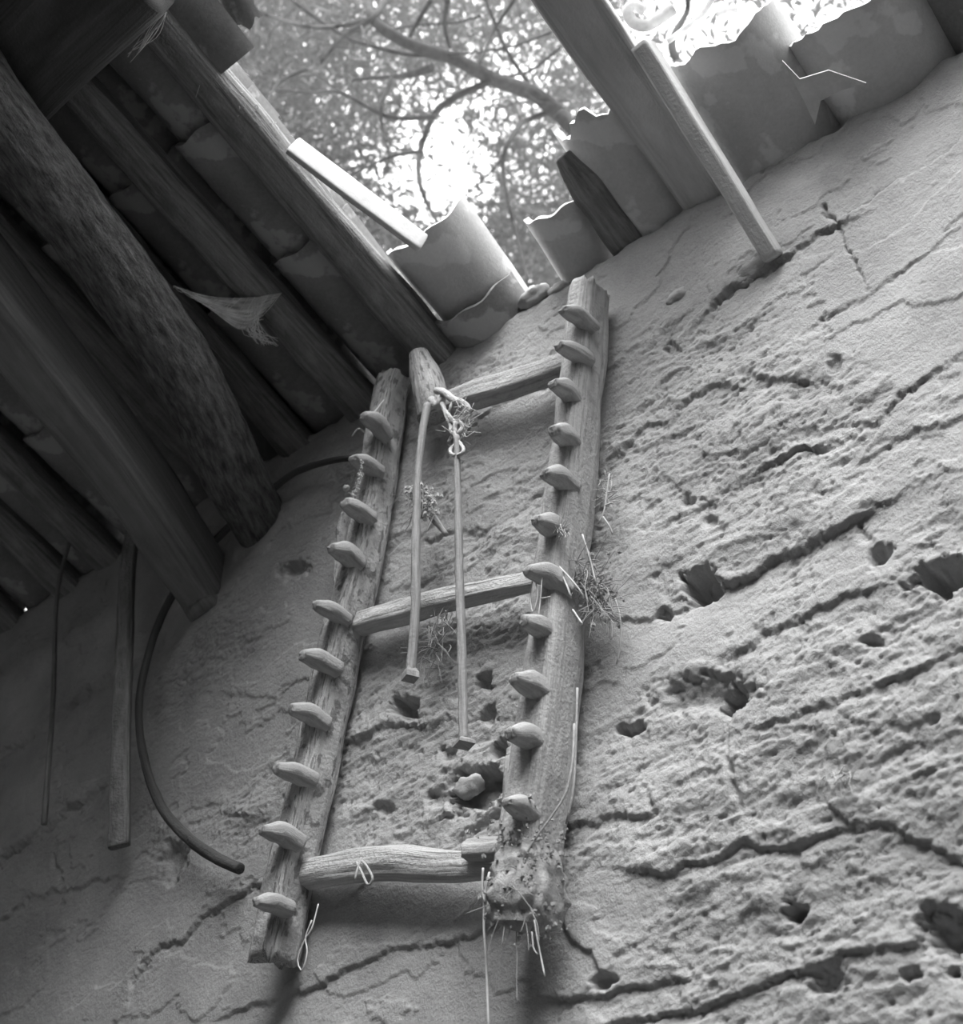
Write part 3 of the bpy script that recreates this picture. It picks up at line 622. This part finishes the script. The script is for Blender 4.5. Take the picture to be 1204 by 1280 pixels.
thread('straw', 'pale straws lying across the right rail above the root tangle', [[P(699,708,.11), P(712,722,.125), P(725,738,.12), P(730,748,.11)], [P(700,712,.11), P(710,735,.125), P(714,748,.12)], [P(716,762,.11), P(728,780,.11)], [P(728,668,.10), P(738,700,.09), P(745,730,.08)]], .0026, M_STRAW, 'straw')
thread('twig', 'forked pale twig hanging beside the upper right rail', [[P(762,592,.06), P(758,620,.06), P(755,640,.06), P(748,655,.06)], [P(756,632,.06), P(766,628,.06)], [P(754,646,.06), P(762,658,.06), P(766,668,.055)]], .0024, M_STRAW, 'twig')
thread('string', 'thread loop with a scrap hanging below the middle rung end', [[P(666,725,.15), P(663,745,.15), P(666,765,.15), P(672,745,.15), P(670,728,.15)], [P(678,716,.15), P(676,745,.15), P(673,772,.15)], [P(676,748,.15), P(688,746,.15)]], .0016)
thread('string', 'small tied cord loop on the bottom rung', [[P(446,1078,.09), P(452,1090,.10), P(460,1106,.10), P(466,1098,.10), P(458,1082,.10), P(452,1076,.095)], [P(452,1072,.09), P(446,1090,.1), P(444,1100,.1)]], .0035, M_ROPE)
thread('wire', 'thin twisted wire hanging off the pointed foot of the left rail', [[P(398,1130,.08), P(390,1160,.09), P(381,1175,.09), P(372,1200,.09), P(378,1213,.09), P(384,1190,.09), P(382,1172,.09), P(390,1150,.09)]], .0022)
thread('root', 'dark rootlets dangling beside the right rail below the tangle', [[P(768,745,.03), P(775,770,.03), P(776,800,.025), P(771,830,.02)], [P(760,760,.04), P(765,785,.04), P(764,800,.04)]], .0022, M_STRAW, 'root')
thread('string', 'crusty frayed thread caught on the top peg of the left rail', [[P(456,540,.15), P(448,536,.16), P(440,545,.16)], [P(480,500,.12), P(468,515,.14), P(455,530,.15)]], .0028)
tag(bar('bark_strip', M_RAIL, [P(432,640,.07), P(427,670,.07), P(424,700,.07), P(420,740,.07)], [.012,.014,.013,.004], [.004]*4, nr=24, ns=14, grain=.25, rough=.3, seed=9, up=(.5,-1,0)), 'torn bark strip hanging along the left rail between pegs', 'bark')
tag(lump('pebble', M_STRAW, P(433,610,.15), (.009, .007, .007), None, 2.0, .15, 8), 'tiny white cocoon stuck near the crusted string', 'cocoon')
tag(bar('bark_strip', M_RAIL2, [P(640,945,.10), P(643,980,.10), P(640,1020,.10), P(636,1060,.10)], [.012,.020,.02,.016], [.006,.012,.012,.012], nr=24, ns=16, grain=.25, rough=.3, seed=29, up=(.5,-1,0)), 'flaking bark strip along the lower edge of the right rail', 'bark')

# ------------------------------------------------------------------ the dark left side
tag(bar('bent_hoop', M_DARK, [P(448,572,.07), P(420,575,.06), P(385,584,.05), P(355,600,.05), P(290,655,.05), P(235,715,.05), P(200,775,.05), P(178,850,.05), P(174,905,.05), P(183,960,.05), P(203,1010,.05), P(235,1047,.05), P(270,1072,.05), P(300,1086,.05)], [.007,.008,.009,.010,.010,.010,.010,.010,.0095,.010,.011,.012,.013,.012], None, nr=110, ns=14, grain=.08, rough=.08, seed=3, up=(0,-1,0)), 'dark bent hoop of wood leaning on the wall below the log', 'hoop')
tag(bar('hanging_plank', M_BATTEN, [roofpt(-2.53,1.69,-.05), P(160,705,.10), P(156,800,.09), P(152,900,.08), P(149,1058,.06)], [.02,.02,.022,.024,.025], [.012]*5, nr=40, ns=24, e=5, grain=.06, rough=.06, seed=43, up=(.5,-1,0)), 'narrow upright plank hanging in the dark left of the hoop', 'plank')
tag(bar('thin_rod', M_BATTEN, [roofpt(-2.82,1.69,-.03), P(72,740,.10), P(66,880,.09), P(55,1030,.08)], [.006,.006,.007,.008], None, nr=30, ns=12, seed=47, up=(0,-1,0)), 'thin upright rod in the dark at the far left', 'rod')

# cobweb hung between the log and the battens
web = tag(empty('cobweb', Rf(270, 380, .1)), 'torn dusty cobweb slung between the log and the battens', 'cobweb')
A, B, C2, D2 = Rf(217,357,.16), Rf(352,366,.075), Rf(345,432,.12), Rf(285,402,.17)
v = []; f = []; uv = []; n = 16
top = spline([A, Rf(262,370,.13), Rf(308,372,.10), B], n+1); bot = spline([A+Vector((.004,0,-.003)), Rf(258,383,.17), Rf(300,412,.16), Rf(322,400,.11)], n+1)
for i in range(n+1):
    for j in range(9):
        t = j/8; p = top[i]*(1-t)+bot[i]*t; p = p+np.array([0, 0, -.012*math.sin(math.pi*t)*math.sin(math.pi*i/n)]); v.append(tuple(p)); uv.append((i/n*.3, t*.2))
for i in range(n):
    for j in range(8): f.append((i*9+j, (i+1)*9+j, (i+1)*9+j+1, i*9+j+1))
x = put('web_sheet', v, f, M_WEB, web, uv); x['kind'] = 'stuff'
S = Strands(); rg = random.Random(8)
for q in range(60):
    i = rg.randrange(n+1); j = rg.randrange(n+1); a = Vector(top[i]); b = Vector(bot[min(n, max(0, i+rg.randint(-2, 3)))])
    S.add([a, a.lerp(b, .5)+Vector((0, 0, -.008)), b], .0008, n=5, ns=3)
for q in range(26):
    a = Rf(rg.uniform(312, 332), rg.uniform(372, 402), .12); S.add([a, Rf(rg.uniform(300, 325), rg.uniform(400, 416), .14), Rf(rg.uniform(318, 348), rg.uniform(420, 433), .13)], .0009, n=6, ns=4)
x = S.build('threads', mat_plain('cobweb_thread', .8), web); x['kind'] = 'stuff'
# roots and webs over the purlin end and down the batten
S = Strands(); rg = random.Random(21)
for q in range(60):
    t = rg.random(); p = Rf(205+110*t+rg.gauss(0, 4), 20+130*t+rg.gauss(0, 4), .03)
    S.add([p, p+Vector((rg.gauss(0,.015), rg.gauss(.02,.02), rg.gauss(-.01,.012))), p+Vector((rg.gauss(0,.025), rg.gauss(.05,.03), rg.gauss(-.03,.02)))], .0009, ns=4)
for q in range(10):
    S.add([Rf(208, 15, .08), Rf(190+rg.gauss(0,6), 40+rg.gauss(0,6), .1), Rf(168+rg.gauss(0,6), 62+rg.gauss(0,8), .14)], .001, ns=4)
o = tag(S.build('straw_fringe', M_STRAW), 'straw and rootlets fringing the top of the split batten', 'straw')
# curled strips in the gap at the top right, overexposed glare painted as white
S = Strands()
S.add([Rf(842,10,.02), Rf(826,22,.03), Rf(808,32,.03), Rf(792,28,.03), Rf(785,15,.02), Rf(792,6,.01), Rf(806,14,.01)], .013, n=24, ns=10, r1=.011)
S.add([Rf(835,52,.0), Rf(858,34,.0), Rf(878,18,.0), Rf(892,-4,.0)], .006, n=16, ns=8)
S.add([Rf(896,18,.0), Rf(912,12,.0), Rf(922,12,.0)], .007, n=8, ns=8)
tag(S.build('curled_strip', mat_plain('overexposed_strip', .8, .8, .5)), 'curled strips coloured overexposed white in the gap above the bleached board', 'strip')

# ------------------------------------------------------------------ the tree beyond the wall
tree = tag(empty('tree', (1.2, 6.2, 0)), 'leafy tree spreading its branches over the sky hole', 'tree')
T0 = 6.2
def br(pts, r0, r1, dt=0.0, name='branch'):
    p = [Q(x, y, T0+dt+.25*math.sin(k*1.7+x*.02)) for k, (x, y) in enumerate(pts)]
    bar(name, M_BRANCH, p, [r0*1.15, r1*1.1], None, tree, nr=6*len(p), ns=8, grain=.05, rough=.15, seed=pts[0][0]*.13, up=(.3,.5,.8))
tp = [Vector((1.2,6.2,0)), Vector((1.1,6.1,2.0)), Vector((.8,5.6,4.2)), Q(850,330,T0), Q(760,215,T0), Q(700,143,T0)]
bar('trunk', M_BRANCH, tp, [.20,.17,.13,.075,.045,.035], None, tree, nr=50, ns=16, grain=.05, rough=.12, seed=2, up=(.3,.5,.8))
br([(700,143),(665,116),(619,100),(566,73),(513,56),(466,23),(463,-20)], .036, .016)
br([(615,100),(552,133),(529,176),(523,213),(530,245),(547,279)], .016, .007)
br([(576,68),(513,68),(459,56),(426,43),(373,7),(350,-15)], .010, .005)
br([(480,2),(466,23),(433,43),(418,58),(400,80)], .015, .006)
br([(320,12),(337,20),(383,33),(420,33),(466,23)], .006, .011)
br([(540,85),(513,93),(486,96),(440,100)], .016, .006)
br([(489,98),(476,143),(486,196),(484,215)], .010, .004)
br([(545,146),(486,146),(426,116),(390,116),(343,113)], .010, .005)
br([(690,140),(660,150),(645,163),(629,199),(635,252),(645,292),(660,350)], .012, .006)
br([(629,199),(599,229),(575,250)], .006, .003)
br([(383,86),(350,103),(330,136)], .009, .004)
br([(670,118),(635,66),(622,36),(605,-5)], .010, .006)
br([(650,-10),(619,36),(600,80)], .008, .006)
br([(539,0),(519,33),(505,60)], .010, .006)
br([(529,189),(489,196),(443,216)], .008, .004)
br([(700,60),(660,90),(620,96)], .008, .005); br([(690,40),(640,58),(576,68)], .006, .004)
br([(560,0),(556,30),(562,60)], .012, .008); br([(600,20),(570,28),(520,32),(470,40)], .006, .004)
br([(880,120),(840,60),(860,10),(850,-30)], .02, .010); br([(800,60),(880,100),(960,90),(1010,30)], .014, .006)
rg = random.Random(5)
for q in range(46):
    x, y = rg.uniform(300, 720), rg.uniform(-20, 300); a = rg.uniform(0, 6.28); L = rg.uniform(25, 70)
    br([(x, y), (x+L*.5*math.cos(a)+rg.gauss(0, 5), y+L*.5*math.sin(a)+rg.gauss(0, 5)), (x+L*math.cos(a+.3), y+L*math.sin(a+.3))], .0035, .0015, rg.uniform(-.6, .9), 'twig')
# leaves: sprays of thin pointed leaves, thinner where the bright sky breaks through
LV = []; LF = []
gaps = [(560,180,55),(530,235,48),(585,235,45),(645,75,26),(620,130,34),(690,170,30),(500,235,35),(565,260,40),(535,128,22),(640,30,16),(440,190,22),(415,115,14),(545,205,50),(860,40,45),(690,75,20),(850,20,40),(920,20,40),(1000,10,40)]
def spray(x, y, t, n, s):
    c = Q(x, y, t)
    for _ in range(n):
        p = c+Vector((rg.gauss(0, s), rg.gauss(0, s), rg.gauss(0, s*.7)))
        d = Vector((rg.gauss(0, 1), rg.gauss(0, 1), rg.gauss(-.3, .8))).normalized(); sd = d.cross(Vector((rg.gauss(0,1), rg.gauss(0,1), rg.gauss(0,1)))).normalized()
        L = rg.uniform(.05, .12); w = L*rg.uniform(.07, .15); b = len(LV)
        LV.extend([tuple(p), tuple(p+d*L*.5+sd*w), tuple(p+d*L), tuple(p+d*L*.5-sd*w)]); LF.append((b, b+1, b+2, b+3))
for q in range(3800):
    x, y = rg.uniform(230, 780), rg.uniform(-60, 420)
    k = 1.0
    for gx, gy, gr in gaps:
        k *= 1-.93*math.exp(-((x-gx)**2+(y-gy)**2)/(gr*gr))
    if rg.random() < k*(1. if x < 430 or y > 270 else .62): spray(x, y, T0+rg.uniform(.9, 5.8), 26, rg.uniform(.06, .2))
for q in range(160):
    x, y = rg.uniform(780, 1130), rg.uniform(-60, 150)
    k = 1.0
    for gx, gy, gr in gaps: k *= 1-.93*math.exp(-((x-gx)**2+(y-gy)**2)/(gr*gr))
    if rg.random() < k: spray(x, y, T0+rg.uniform(-.5, 2), 20, .1)
o = put('foliage', LV, LF, M_LEAF, tree, smooth=False); o['kind'] = 'stuff'
